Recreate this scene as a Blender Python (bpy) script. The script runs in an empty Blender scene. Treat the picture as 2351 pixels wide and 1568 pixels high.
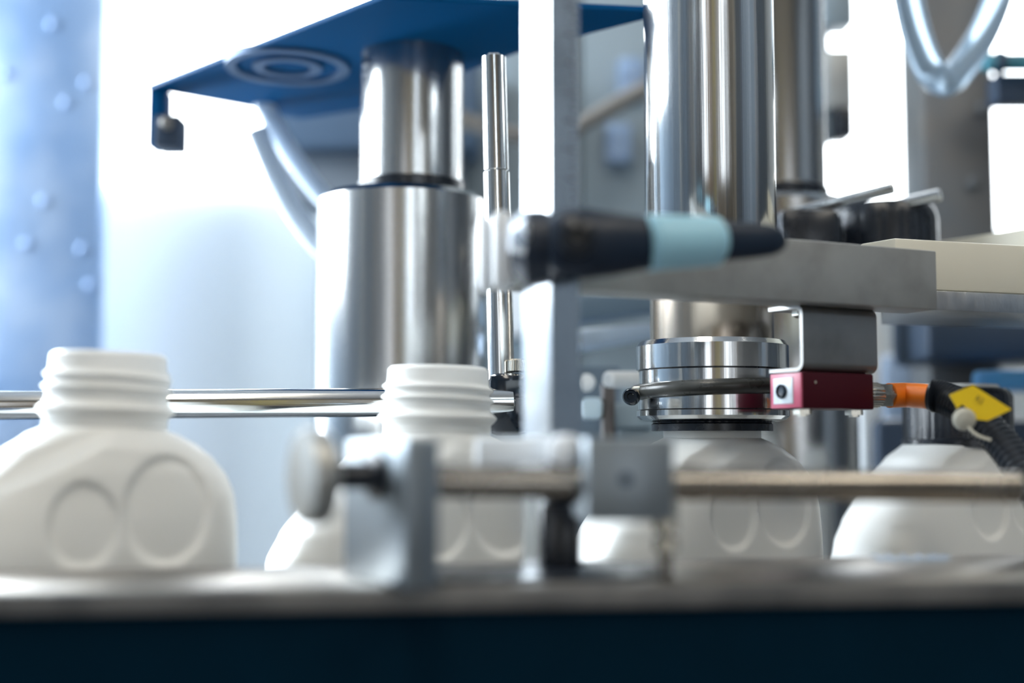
import bpy, bmesh, math, random
from mathutils import Vector, Matrix
random.seed(7)
SC = bpy.context.scene
COL = SC.collection
PI = math.pi

# ------------------------------------------------------------------ camera
ZC = 1.05                        # eye level
F = 3000.0                       # focal length in pixels of the 2351 px wide frame
TH = math.atan(236.0 / F)        # camera tipped up
cam_d = bpy.data.cameras.new('camera')
cam = bpy.data.objects.new('camera', cam_d)
COL.objects.link(cam)
cam.location = (0, 0, ZC)
cam.rotation_euler = (PI / 2 + TH, 0, 0)
cam_d.sensor_width = 36.0
cam_d.lens = F / 2351 * 36.0
cam_d.clip_start = 0.02
cam_d.clip_end = 60
cam_d.dof.use_dof = True
cam_d.dof.focus_distance = 0.592
cam_d.dof.aperture_fstop = 2.9
SC.camera = cam

# ------------------------------------------------------------------ view, world
SC.view_settings.view_transform = 'Standard'
SC.view_settings.look = 'None'
SC.view_settings.gamma = 1.0
SC.view_settings.use_curve_mapping = False
SC.view_settings.exposure = 0.42
world = bpy.data.worlds.new('world')
SC.world = world
world.use_nodes = True
bg = world.node_tree.nodes['Background']
bg.inputs[0].default_value = (0.55, 0.68, 0.85, 1)
bg.inputs[1].default_value = 0.35
SC.cycles.use_denoising = True
SC.cycles.max_bounces = 10
SC.cycles.sample_clamp_indirect = 8.0

WINDOW_BACK = 7.0      # daylight through the windows
WINDOW_SIDE = 19.0
LAMP = 9.5             # ceiling tubes

# ------------------------------------------------------------------ helpers
def W(px, py, Y):
    cx = (px - 1175.5) / F; cz = (784 - py) / F
    dy = math.cos(TH) - cz * math.sin(TH); dz = math.sin(TH) + cz * math.cos(TH)
    s = Y / dy
    return Vector((cx * s, Y, ZC + dz * s))

def X(px, Y): return W(px, 1020, Y).x
def Z(py, Y): return W(1175, py, Y).z
def PX(n, Y): return n * Y / F     # pixels to metres at depth Y

def Wz(px, py, z):
    a = W(px, py, 1.0)
    t = (z - ZC) / (a.z - ZC)
    return Vector((a.x * t, t, z))

def node_mat(name):
    m = bpy.data.materials.new(name); m.use_nodes = True
    return m, m.node_tree, m.node_tree.nodes['Principled BSDF']

def mat(name, col, rough=0.5, metal=0.0, var=0.06, scale=60.0, rvar=0.08, bump=0.0, stretch=(1, 1, 1), aniso=0.0, spec=0.5,
        trans=0.0, ior=1.45, sss=0.0, dirt=None, dirt_scale=20, dirt_amt=0.5, emit=None, coat=0.0):
    m, nt, b = node_mat(name)
    N = nt.nodes; L = nt.links
    tc = N.new('ShaderNodeTexCoord'); mp = N.new('ShaderNodeMapping')
    mp.inputs['Scale'].default_value = stretch
    L.new(tc.outputs['Object'], mp.inputs[0])
    nz = N.new('ShaderNodeTexNoise'); nz.inputs['Scale'].default_value = scale; nz.inputs['Detail'].default_value = 4
    L.new(mp.outputs[0], nz.inputs['Vector'])
    cr = N.new('ShaderNodeMix'); cr.data_type = 'RGBA'
    c = Vector(col[:3])
    cr.inputs[6].default_value = (*[max(0, x * (1 - var)) for x in c], 1)
    cr.inputs[7].default_value = (*[min(1, x * (1 + var)) for x in c], 1)
    L.new(nz.outputs[0], cr.inputs[0])
    out = cr.outputs[2]
    if dirt:
        n2 = N.new('ShaderNodeTexNoise'); n2.inputs['Scale'].default_value = dirt_scale; n2.inputs['Detail'].default_value = 6
        L.new(mp.outputs[0], n2.inputs['Vector'])
        rp = N.new('ShaderNodeValToRGB'); rp.color_ramp.elements[0].position = 0.5 - dirt_amt * 0.12
        rp.color_ramp.elements[1].position = 0.72
        rp.color_ramp.elements[0].color = (0, 0, 0, 1); rp.color_ramp.elements[1].color = (1, 1, 1, 1)
        L.new(n2.outputs[0], rp.inputs[0])
        m2 = N.new('ShaderNodeMix'); m2.data_type = 'RGBA'
        L.new(rp.outputs[0], m2.inputs[0]); L.new(out, m2.inputs[6]); m2.inputs[7].default_value = (*dirt, 1)
        out = m2.outputs[2]
    L.new(out, b.inputs['Base Color'])
    mr = N.new('ShaderNodeMapRange')
    mr.inputs['To Min'].default_value = max(0.01, rough - rvar); mr.inputs['To Max'].default_value = min(1, rough + rvar)
    L.new(nz.outputs[0], mr.inputs[0]); L.new(mr.outputs[0], b.inputs['Roughness'])
    b.inputs['Metallic'].default_value = metal
    b.inputs['Specular IOR Level'].default_value = spec
    b.inputs['IOR'].default_value = ior
    b.inputs['Transmission Weight'].default_value = trans
    b.inputs['Coat Weight'].default_value = coat
    if sss:
        b.inputs['Subsurface Weight'].default_value = sss
        b.inputs['Subsurface Radius'].default_value = (1, 1, 1)
        b.inputs['Subsurface Scale'].default_value = 0.012
    if aniso:
        b.inputs['Anisotropic'].default_value = aniso
        tg = N.new('ShaderNodeTangent'); tg.direction_type = 'RADIAL'; tg.axis = 'Z'
        L.new(tg.outputs[0], b.inputs['Tangent'])
    if bump:
        bp = N.new('ShaderNodeBump'); bp.inputs['Strength'].default_value = bump; bp.inputs['Distance'].default_value = 0.001
        L.new(nz.outputs[0], bp.inputs['Height']); L.new(bp.outputs[0], b.inputs['Normal'])
    if emit:
        b.inputs['Emission Color'].default_value = (*emit[0], 1); b.inputs['Emission Strength'].default_value = emit[1]
    return m

def lamp_mat(name, col, strength):
    m = bpy.data.materials.new(name); m.use_nodes = True
    nt = m.node_tree; nt.nodes.clear()
    e = nt.nodes.new('ShaderNodeEmission'); o = nt.nodes.new('ShaderNodeOutputMaterial')
    e.inputs[0].default_value = (*col, 1); e.inputs[1].default_value = strength
    nt.links.new(e.outputs[0], o.inputs[0])
    return m

def obj(name, bm, m, parent=None, origin=None, smooth=True, angle=35):
    """One mesh object; bm is in world coordinates, shifted into its parent's frame."""
    bmesh.ops.recalc_face_normals(bm, faces=bm.faces[:])
    me = bpy.data.meshes.new(name)
    off = Vector((0, 0, 0))
    if parent is not None:
        off = Vector(parent['_w']) if '_w' in parent else Vector((0, 0, 0))
    if origin is not None:
        off2 = Vector(origin)
    else:
        co = [v.co for v in bm.verts]
        off2 = sum(co, Vector()) / max(1, len(co))
    for v in bm.verts: v.co -= off2
    bm.to_mesh(me); bm.free()
    me.materials.append(m)
    if smooth:
        for p in me.polygons: p.use_smooth = True
        me.set_sharp_from_angle(angle=math.radians(angle))
    o = bpy.data.objects.new(name, me); COL.objects.link(o)
    o.location = off2 - off
    o['_w'] = list(off2)
    if parent is not None: o.parent = parent
    return o

def tag(o, label=None, cat=None, group=None, kind=None):
    if label: o['label'] = label
    if cat: o['category'] = cat
    if group: o['group'] = group
    if kind: o['kind'] = kind
    return o

def thing(name, loc, label, cat, group=None):
    o = bpy.data.objects.new(name, None); COL.objects.link(o)
    o.empty_display_size = 0.02
    o.location = loc; o['_w'] = list(loc)
    return tag(o, label, cat, group)

def B(): return bmesh.new()

def bevel(bm, edges, r, seg=2):
    if r > 0: bmesh.ops.bevel(bm, geom=edges, offset=r, segments=seg, profile=0.5, affect='EDGES', clamp_overlap=True)

def box(bm, c, hx, hy, hz, yaw=0.0, rot=None, r=0.0, seg=2):
    R = rot if rot is not None else Matrix.Rotation(yaw, 3, 'Z')
    vs = []
    for sx in (-1, 1):
        for sy in (-1, 1):
            for sz in (-1, 1):
                vs.append(bm.verts.new(Vector(c) + R @ Vector((sx * hx, sy * hy, sz * hz))))
    q = [(0, 1, 3, 2), (4, 6, 7, 5), (0, 4, 5, 1), (2, 3, 7, 6), (0, 2, 6, 4), (1, 5, 7, 3)]
    fs = [bm.faces.new([vs[i] for i in f]) for f in q]
    es = list({e for f in fs for e in f.edges})
    bevel(bm, es, r, seg)
    return bm

def basis(d):
    d = Vector(d).normalized()
    a = Vector((0, 0, 1)) if abs(d.z) < 0.9 else Vector((1, 0, 0))
    u = d.cross(a).normalized(); v = u.cross(d).normalized()
    return u, v, d

def turn(bm, prof, c, d=(0, 0, 1), seg=64, caps=True, fn=None):
    """Lathe: prof = [(radius, height along d)]; fn(angle, i) scales the radius."""
    u, v, w = basis(d); c = Vector(c)
    if abs(w.z) > 0.999: u, v = Vector((1, 0, 0)), Vector((0, 1, 0)) * (1 if w.z > 0 else -1)
    rings = []
    for i, (r, h) in enumerate(prof):
        ring = []
        for k in range(seg):
            a = 2 * PI * k / seg
            rr = r * (fn(a, i) if fn else 1)
            ring.append(bm.verts.new(c + w * h + (u * math.cos(a) + v * math.sin(a)) * rr))
        rings.append(ring)
    for i in range(len(rings) - 1):
        for k in range(seg):
            bm.faces.new((rings[i][k], rings[i][(k + 1) % seg], rings[i + 1][(k + 1) % seg], rings[i + 1][k]))
    if caps:
        bm.faces.new(rings[0][::-1]); bm.faces.new(rings[-1])
    return bm

def cyl(bm, p0, p1, r, seg=32, ch=0.0, r1=None):
    p0 = Vector(p0); p1 = Vector(p1); h = (p1 - p0).length; r1 = r if r1 is None else r1
    if ch > 0: pr = [(r - ch, 0), (r, ch), (r1, h - ch), (r1 - ch, h)]
    else: pr = [(r, 0), (r1, h)]
    return turn(bm, pr, p0, p1 - p0, seg)

def catmull(pts, n=8):
    pts = [Vector(p) for p in pts]
    P = [pts[0] * 2 - pts[1]] + pts + [pts[-1] * 2 - pts[-2]]
    out = []
    for i in range(1, len(P) - 2):
        for k in range(n):
            t = k / n
            a, b, c, d = P[i - 1], P[i], P[i + 1], P[i + 2]
            out.append(0.5 * ((2 * b) + (c - a) * t + (2 * a - 5 * b + 4 * c - d) * t * t + (3 * b - a - 3 * c + d) * t ** 3))
    out.append(pts[-1])
    return out

def tube(bm, path, r, seg=20, rf=None, flat=(1, 1)):
    n = len(path); rings = []
    t0 = (path[1] - path[0]).normalized(); u, v, _ = basis(t0)
    for i, p in enumerate(path):
        t = (path[min(i + 1, n - 1)] - path[max(i - 1, 0)]).normalized()
        u = (u - t * u.dot(t)).normalized(); v = t.cross(u)
        rr = r * (rf(i) if rf else 1)
        rings.append([bm.verts.new(p + (u * math.cos(2 * PI * k / seg) * flat[0] + v * math.sin(2 * PI * k / seg) * flat[1]) * rr) for k in range(seg)])
    for i in range(n - 1):
        for k in range(seg):
            bm.faces.new((rings[i][k], rings[i][(k + 1) % seg], rings[i + 1][(k + 1) % seg], rings[i + 1][k]))
    bm.faces.new(rings[0][::-1]); bm.faces.new(rings[-1])
    return bm

def pxbox(x0, x1, y0, y1, Y, dep, r=.002, yaw=0):
    a, b = W(x0, y1, Y), W(x1, y0, Y)
    return box(B(), ((a.x + b.x) / 2, Y + dep / 2, (a.z + b.z) / 2), (b.x - a.x) / 2, dep / 2, (b.z - a.z) / 2, yaw, r=r)

def prism(bm, pts, z0, z1, r=0.0, seg=2):
    lo = [bm.verts.new((p[0], p[1], z0)) for p in pts]; hi = [bm.verts.new((p[0], p[1], z1)) for p in pts]
    n = len(pts)
    fs = [bm.faces.new(lo[::-1]), bm.faces.new(hi)]
    for i in range(n): fs.append(bm.faces.new((lo[i], lo[(i + 1) % n], hi[(i + 1) % n], hi[i])))
    bevel(bm, list({e for f in fs for e in f.edges}), r, seg)
    return bm

def sweep(bm, prof, u, L, c):
    """Extrude a closed profile (list of world Vectors) along u by L."""
    u = Vector(u).normalized()
    a = [bm.verts.new(Vector(c) + p) for p in prof]; b = [bm.verts.new(Vector(c) + p + u * L) for p in prof]
    n = len(prof)
    bm.faces.new(a[::-1]); bm.faces.new(b)
    for i in range(n): bm.faces.new((a[i], a[(i + 1) % n], b[(i + 1) % n], b[i]))
    return bm

# ------------------------------------------------------------------ materials
STEEL = mat('turned_steel', (0.60, 0.605, 0.60), 0.13, 1, 0.05, 260, 0.03, stretch=(1, 1, .012), aniso=0.7, bump=0.12)
STEEL_DULL = mat('dull_steel', (0.48, 0.48, 0.475), 0.20, 1, 0.06, 220, 0.05, aniso=0.6, stretch=(1, 1, .012), bump=0.08)
ROD = mat('polished_rod', (0.66, 0.66, 0.65), 0.14, 1, 0.05, 40, 0.04)
ROD_WORN = mat('worn_rod', (0.36, 0.33, 0.29), 0.26, 1, 0.15, 60, 0.08, dirt=(0.24, 0.21, 0.18), dirt_scale=25)
ALU = mat('milled_aluminium', (0.40, 0.41, 0.40), 0.45, .45, 0.10, 70, 0.08, bump=0.15, dirt=(0.30, 0.30, 0.29), dirt_scale=40)
ALU_BLOCK = mat('grey_anodised_aluminium', (0.27, 0.31, 0.345), 0.38, 0.75, 0.08, 60, 0.06)
ALU_SCRATCH = mat('scratched_aluminium', (0.50, 0.51, 0.52), 0.36, 1, 0.18, 120, 0.12, bump=0.3, stretch=(1, 6, 1))
BRACKET = mat('bent_steel_sheet', (0.33, 0.32, 0.31), 0.40, 0.9, 0.2, 35, 0.10, dirt=(0.20, 0.20, 0.20), dirt_scale=30)
NICKEL = mat('nickel', (0.60, 0.57, 0.50), 0.25, 1, 0.1, 90)
HDPE = mat('white_bottle_plastic', (0.86, 0.86, 0.83), 0.36, 0, 0.015, 25, 0.04, sss=0.12, spec=0.4)
BLACK = mat('black_plastic', (0.012, 0.016, 0.024), 0.28, 0, 0.3, 60, 0.06, spec=0.6)
BLACK_GLOSS = mat('glossy_black_plastic', (0.008, 0.014, 0.024), 0.12, 0, 0.3, 60, 0.04, spec=0.7)
HANDLE = mat('black_lever_plastic', (0.006, 0.016, 0.035), 0.42, 0, 0.2, 60, 0.06, spec=0.5)
PALE_BAND = mat('pale_blue_patch', (0.38, 0.68, 0.82), 0.35, 0, 0.05, 40)
RUBBER = mat('dark_ring_rubber', (0.05, 0.05, 0.045), 0.30, 0, 0.4, 200, 0.12, spec=0.6)
NAVY = mat('navy_plate', (0.001, 0.07, 0.20), 0.5, 0.0, 0.12, 12, 0.08, spec=.06)
COVER = mat('dark_teal_cover', (0.0006, 0.013, 0.027), 0.7, 0, 0.25, 30, 0.06, spec=0.04)
TABLE = mat('worn_steel_table', (0.40, 0.36, 0.31), 0.34, 0.85, 0.25, 25, 0.10, bump=0.1, dirt=(0.08, 0.08, 0.085), dirt_scale=18, dirt_amt=1.0)
CREAM = mat('cream_plastic', (0.76, 0.73, 0.62), 0.45, 0, 0.03, 30)
RED = mat('dark_red_housing', (0.050, 0.004, 0.010), 0.42, 0, 0.1, 40, spec=.22)
PINK = mat('sensor_window_rim', (0.50, 0.10, 0.17), 0.35, 0, 0.1, 90)
LENSW = mat('sensor_face_white', (0.60, 0.66, 0.72), 0.3, 0, 0.25, 300)
ORANGE = mat('orange_cable', (0.85, 0.20, 0.01), 0.42, 0, 0.08, 60)
CONDUIT = mat('black_conduit', (0.012, 0.016, 0.024), 0.32, 0, 0.2, 60, spec=0.6)
YELLOW = mat('yellow_tag', (0.90, 0.62, 0.004), 0.42, 0, 0.04, 60)
PRINT = mat('tag_print', (0.30, 0.20, 0.03), 0.6)
TIE = mat('natural_nylon', (0.48, 0.47, 0.40), 0.4, 0, 0.05, 60)
PAINT = mat('white_wall_paint', (0.74, 0.80, 0.84), 0.55, 0, 0.03, 6)
CABINET = mat('grey_cabinet_paint', (0.24, 0.30, 0.34), 0.45, 0, 0.12, 5)
BLUEP = mat('blue_machine_panel', (0.21, 0.33, 0.54), 0.30, 0.3, 0.40, 7, 0.12, dirt=(.42, .52, .68), dirt_scale=11)
GREYP = mat('grey_post_paint', (0.115, 0.13, 0.145), 0.42, 0.2, 0.12, 14, dirt=(0.17, 0.15, 0.13), dirt_scale=9)
DARKM = mat('dark_blue_machine', (0.03, 0.05, 0.085), 0.45, 0.1, 0.2, 12)
BEIGE = mat('beige_wall', (0.26, 0.22, 0.17), 0.7, 0, 0.05, 5)
FLOORM = mat('grey_factory_floor', (0.22, 0.23, 0.24), 0.45, 0, 0.12, 4)
CEILM = mat('grey_ceiling', (0.35, 0.37, 0.40), 0.8, 0, 0.03, 4)
YPAINT = mat('yellow_post_paint', (0.62, 0.50, 0.10), 0.4, 0, 0.05, 8)
FRAMEM = mat('white_window_frame', (0.75, 0.78, 0.80), 0.4)
HOSE = mat('clear_hose', (0.50, 0.64, 0.78), 0.24, 0, 0.02, 30, 0.02, trans=0.60, ior=1.18)
HOSEW = mat('milky_hose', (0.66, 0.78, 0.92), 0.2, 0, 0.05, 30, spec=0.6)
BROWNH = mat('grey_brown_hose', (0.20, 0.19, 0.18), 0.45, 0, 0.2, 30)
SKYBLUE = mat('sky_blue_plastic', (0.10, 0.38, 0.75), 0.4, 0, 0.05, 30)
TEAL = mat('teal_fitting', (0.06, 0.25, 0.33), 0.4)
BELT = mat('belt_plastic', (0.55, 0.58, 0.60), 0.5, 0, 0.08, 40)
WINB = lamp_mat('daylight_pane', (0.90, 0.96, 1.0), WINDOW_BACK)
WINS = lamp_mat('daylight_pane_side', (0.84, 0.93, 1.0), WINDOW_SIDE)
WINF = lamp_mat('daylight_pane_front', (0.86, 0.93, 1.0), 2.4)
TUBE = lamp_mat('lamp_tube', (1.0, 0.93, 0.80), LAMP)

# ------------------------------------------------------------------ the room
XL, XR, YB, YF, ZT = -1.15, 2.1, 1.25, -2.3, 2.7
def struct(name, bm, m, parent=None, smooth=False):
    o = obj(name, bm, m, parent, smooth=smooth)
    if parent is None: o['kind'] = 'structure'
    return o
struct('floor', box(B(), ((XL + XR) / 2, (YB + YF) / 2, -0.02), (XR - XL) / 2 + .1, (YB - YF) / 2 + .1, 0.02), FLOORM)
struct('ceiling', box(B(), ((XL + XR) / 2, (YB + YF) / 2, ZT + .02), (XR - XL) / 2 + .1, (YB - YF) / 2 + .1, 0.02), CEILM)
struct('wall_back', box(B(), ((XL + XR) / 2, YB + .03, ZT / 2), (XR - XL) / 2 + .1, .03, ZT / 2), PAINT)
struct('wall_left', box(B(), (XL - .03, (YB + YF) / 2, ZT / 2), .03, (YB - YF) / 2, ZT / 2), mat('slate_wall_paint', (.15, .20, .26), .55, 0, .05, 5))
struct('wall_right', box(B(), (XR + .03, (YB + YF) / 2, ZT / 2), .03, (YB - YF) / 2, ZT / 2), mat('dark_wall_paint', (.10, .12, .145), .6, 0, .1, 5))
struct('wall_front', box(B(), ((XL + XR) / 2, YF - .03, ZT / 2), (XR - XL) / 2 + .1, .03, ZT / 2), BEIGE)

def window(name, c, hw, hh, yaw, m, bars=1, sill=True):
    """A lit window: pane plus a frame whose members are its children. hw, hh half sizes; yaw turns its normal (0,-1,0)."""
    R = Matrix.Rotation(yaw, 3, 'Z')
    w = struct(name, box(B(), c, hw, .004, hh, yaw), m)
    n = R @ Vector((0, -1, 0)); u = R @ Vector((1, 0, 0)); c = Vector(c)
    t = .006
    for s in (-1, 1):
        if not sill: break
        obj('window_frame', box(B(), c + u * s * (hw + t) + n * .002, t, .006, hh + 2 * t, yaw, r=.002), FRAMEM, w)
        obj('window_frame', box(B(), c + Vector((0, 0, s * (hh + t))) + n * .002, hw, .006, t, yaw, r=.002), FRAMEM, w)
    for k in range(bars):
        obj('glazing_bar', box(B(), c + u * (-hw + 2 * hw * (k + 1) / (bars + 1)) + n * .01, .006, .01, hh, yaw, r=.002), FRAMEM, w)
    return w
Yw = YB - .006
def window_px(name, x0, x1, y_bot, z_top, m, bars=0):
    a, b = X(x0, Yw), X(x1, Yw); zb = Z(y_bot, Yw)
    return window(name, ((a + b) / 2, Yw, (zb + z_top) / 2), (b - a) / 2, (z_top - zb) / 2, 0, m, bars, name != 'window_1')
window_px('window_1', 228, 1000, 425, ZC + .62, WINB)
window_px('window_2', 1890, 2620, 530, ZC + .62, WINB)
window('window_3', (XL + .006, .86, ZC + .54), .34, .31, PI / 2, WINS, 1)
window('window_4', (-.80, Yw, ZC + .20), .22, .54, 0, WINS, 0)
window('window_5', (1.02, YF + .006, ZC + .20), .34, .62, PI, WINF, 1)
window('fill_window', (-.72, YF + .006, ZC + .20), .22, .62, PI, WINF, 0)  # unseen window added as fill light from the front
# yellow post, then unseen locker and pillars added for the steel to mirror
t = thing('safety_post', (.12, -1.5, 0), 'yellow painted safety post standing on the floor', 'post')
obj('pole', turn(B(), [(.03, 0.01), (.03, 1.9), (.02, 1.93)], (.12, -1.5, 0), seg=24), YPAINT, t)
obj('foot_plate', box(B(), (.12, -1.5, .006), .07, .07, .006, r=.002), DARKM, t)
t = thing('reflected_locker', (-.30, -2.0, 0), 'unseen brown locker added for reflections at the beige wall', 'locker')
obj('body', box(B(), (-.30, -2.05, .9), .12, .2, .9, r=.004), mat('reflected_locker_brown', (.20, .13, .08), .5), t)
obj('door', box(B(), (-.30, -1.84, .9), .11, .012, .86, r=.003), mat('reflected_locker_door_brown', (.24, .16, .10), .5), t)
for (qx, qy, w_, h_, c, nm, lb) in [(-.62, -1.3, .05, 1.5, (.05, .07, .11), 'reflected_navy_pillar', 'unseen navy pillar added for reflections, nearer the white wall'),
                             (.42, -1.7, .05, 1.7, (.30, .20, .12), 'reflected_brown_pillar', 'unseen brown pillar added for reflections beside the yellow post'),
                             (.75, -1.2, .06, 1.6, (.04, .05, .07), 'reflected_black_pillar', 'unseen black pillar added for reflections, nearer the dark wall'),
                             (-.95, -.35, .05, 1.6, (.10, .13, .17), 'reflected_slate_pillar', 'unseen slate grey pillar added for reflections beside the white wall')]:
    t = thing(nm, (qx, qy, 0), lb, 'pillar')
    obj('shaft', box(B(), (qx, qy, h_ / 2), w_, .05, h_ / 2, r=.004), mat(nm, c, .45), t)
    obj('base_plate', box(B(), (qx, qy, .006), w_ + .03, .08, .006, r=.002), DARKM, t)
for (qx, qy, r_, h_, c, cw) in [(-.42, -1.15, .018, 1.75, (.62, .56, .42), 'cream'), (-.20, -1.25, .012, 1.8, (.55, .28, .10), 'rust orange'),
                          (.26, -1.35, .016, 1.8, (.60, .66, .74), 'pale blue'), (.33, -1.05, .010, 1.7, (.04, .05, .06), 'black'),
                          (.58, -1.0, .014, 1.7, (.48, .36, .24), 'tan'), (1.0, -.6, .012, 1.7, (.42, .38, .34), 'taupe'),
                          (1.2, -.1, .012, 1.7, (.55, .60, .66), 'light grey'), (-.80, -.75, .016, 1.7, (.58, .60, .60), 'silver grey'),
                          (-.88, .30, .020, 1.7, (.05, .06, .08), 'charcoal'), (-.80, .05, .012, 1.7, (.60, .55, .46), 'ivory'),
                          (-.62, -.22, .014, 1.7, (.07, .07, .09), 'gunmetal'), (-.72, -.45, .010, 1.7, (.46, .36, .22), 'ochre'),
                          (.98, .42, .014, 1.7, (.42, .36, .30), 'umber'), (1.05, .16, .012, 1.7, (.62, .66, .70), 'pearl grey'),
                          (.92, -.12, .016, 1.7, (.05, .06, .09), 'dark navy'), (.80, -.40, .012, 1.7, (.52, .42, .30), 'sand')]:
    t = thing('reflected_pipe', (qx, qy, 0), '%s vertical pipe added behind the camera for reflections' % cw, 'pipe', 'unseen pipes added for reflections')  # unseen pipe that only puts stripes into the steel's reflections
    obj('pipe_wall_for_reflections', turn(B(), [(r_, .012), (r_, h_)], (qx, qy, 0), seg=20), mat(cw.replace(' ', '_') + '_reflected_pipe', c, .4), t)
    obj('reflected_pipe_flange', turn(B(), [(r_ + .02, 0), (r_ + .02, .012)], (qx, qy, 0), seg=24), DARKM, t)
t = thing('reflected_cabinet', (1.6, -.2, 0), 'unseen cabinet with slate door added for reflections by the dark wall', 'cabinet')  # out of view, added as something for the steel to reflect
obj('body', box(B(), (1.75, -.1, .95), .25, .5, .95, r=.005), DARKM, t)
obj('door', box(B(), (1.49, -.1, .98), .012, .46, .88, r=.004), mat('slate_door', (.20, .25, .31), .4), t)
for lx in (-.2, 1.1):
    t = thing('ceiling_light', (lx, -.6, ZT), 'long ceiling light above the machine, %s' % ('nearer the white wall' if lx < 0 else 'nearer the dark wall'), 'light', 'ceiling lights')
    obj('housing', box(B(), (lx, -.6, ZT - .03), .12, .9, .03, r=.006), FRAMEM, t)
    obj('diffuser', box(B(), (lx, -.6, ZT - .066), .10, .86, .006), TUBE, t)

# ------------------------------------------------------------------ background: panels, posts, hoses
PALE_SCREW = mat('pale_blue_screw', (.34, .48, .74), .35, .4)
t = thing('blue_shroud', (X(60, 1.16), 1.16, 0), 'scuffed blue sheet metal shroud with small screws beside the bright window', 'shroud')
x0, x1 = X(-120, 1.16), X(217, 1.16)
obj('sheet', box(B(), ((x0 + x1) / 2, 1.17, .85), (x1 - x0) / 2, .008, .85, r=.002), BLUEP, t)
screw_b = None
for (sx, sy, sr) in [(150, 235, 13), (198, 190, 16), (12, 168, 17), (100, 462, 14), (188, 572, 14), (120, 55, 12), (206, 655, 12), (60, 560, 9)]:
    p = W(sx, sy, 1.161)
    obj('screw', turn(B(), [(.0042, 0), (.0038, .0015), (.0022, .0028), (.0004, .0033)], p, (0, -1, 0), 14), PALE_SCREW, t)

t = thing('machine_cabinet', (X(1260, 1.1), 1.1, 0), 'large pale grey machine cabinet behind the capping spindles', 'cabinet')
for (a, b, ztop) in [(724, 1149, Z(118, 1.12)), (1150, 1890, 1.64)]:
    x0, x1 = X(a, 1.12), X(b, 1.12)
    obj('body', box(B(), ((x0 + x1) / 2, 1.16, ztop / 2), (x1 - x0) / 2, .04, ztop / 2, r=.004), CABINET, t)
for (a, b, c, d) in [(732, 880, 480, 1240), (890, 1144, 480, 1240), (1156, 1330, -60, 1240), (1338, 1880, -60, 1240)]:
    p, q = W(a, d, 1.112), W(b, c, 1.112)
    obj('door', box(B(), ((p.x + q.x) / 2, 1.113, (p.z + q.z) / 2), (q.x - p.x) / 2, .006, (q.z - p.z) / 2, r=.003), CABINET, t)
HOOD = mat('slate_hood_paint', (.10, .16, .25), .4, .1, .15, 9)
obj('hood', pxbox(598, 1100, 118, 338, 1.03, .08, .004), HOOD, t)
obj('hood_skirt', pxbox(648, 1060, 330, 474, 1.05, .06, .004), mat('grey_skirt', (.20, .24, .29), .45), t)
for (hx, hy) in [(1450, 180), (1420, 330)]:
    p = W(hx, hy, 1.10)
    obj('latch', box(B(), p, .011, .006, .017, r=.003), BLUEP, t)

t = thing('steel_post', (X(2225, .96), .97, 0), 'broad dark grey square post at the bright window', 'post')
x0, x1 = X(2140, .95), X(2308, .95)
obj('post_tube', box(B(), ((x0 + x1) / 2, .98, .75), (x1 - x0) / 2, .028, .75, r=.003), GREYP, t)
for (a, b) in [(2255, 250), (2235, 420)]:
    obj('bolt', turn(B(), [(.005, 0), (.005, .003), (.003, .005)], W(a, b, .951), (0, -1, 0), 6), GREYP, t)

p, q = W(2262, 168, .90), W(2460, 118, .90)
t = thing('teal_fitting', (p.x, .9, p.z), 'teal hose fitting beside the broad grey post', 'fitting')
obj('body', cyl(B(), (p.x, .9, (p.z + q.z) / 2), (q.x, .9, (p.z + q.z) / 2), PX(22, .9), 20, .001), TEAL, t)
obj('shut_off', pxbox(2288, 2430, 166, 236, .91, .02, .003), DARKM, t)
obj('collar', cyl(B(), (X(2310, .9), .9, (p.z + q.z) / 2), (X(2332, .9), .9, (p.z + q.z) / 2), PX(28, .9), 20, .001), DARKM, t)

# small valve hanging by the bright window
p = W(1934, 180, .98)
t = thing('solenoid_valve', p, 'small grey valve with black coil in front of the bright window', 'valve')
obj('cover', pxbox(1890, 1962, -40, 55, .98, .03), CABINET, t)
obj('stem', pxbox(1880, 1905, 50, 330, .99, .02), CABINET, t)
obj('body', pxbox(1902, 1960, 112, 246, .98, .03), ALU, t)
obj('coil', pxbox(1924, 1962, 244, 312, .975, .03), BLACK, t)

# white box added for a bright patch between leaning rod and ruled post
t = tag(obj('bright_patch_box', pxbox(1160, 1290, 655, 772, 1.06, .047, .004), mat('bright_patch_white', (.8, .85, .9), .35)), 'white box added for a bright patch behind the leaning steel rod', 'box')
# slim bright column beside the rear spindle
t = tag(obj('guard_post', pxbox(1986, 2022, 700, 1330, .9, .03, .002), FRAMEM), 'slim white guard post beyond the red sensor', 'post')
t = tag(obj('junction_box', pxbox(2030, 2136, 815, 968, 1.0, .05, .004), mat('blue_grey_box', (.30, .38, .50), .45)), 'blue grey junction box beyond the orange cable', 'box')
t = tag(obj('drive_housing', pxbox(2130, 2560, 690, 826, .86, .085, .006), DARKM), 'dark navy drive housing under the cream guide bar', 'housing')
t = tag(obj('gear_cover', pxbox(2018, 2400, 960, 1240, .89, .05, .006), DARKM), 'dark gear cover behind the capped bottle', 'cover')
# sky blue tray lip above the last bottle
pa = [W(2236, 868, .80), W(2290, 872, .80), W(2440, 868, .80)]
t = tag(obj('blue_tray', prism(B(), [(X(2236, .80), .80), (X(2300, .78), .78), (X(2480, .77), .77), (X(2480, .86), .86), (X(2250, .86), .86)], Z(892, .80), Z(852, .80), .003), SKYBLUE), 'sky blue plastic tray edge above the bottle with black cap', 'tray')

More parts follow.
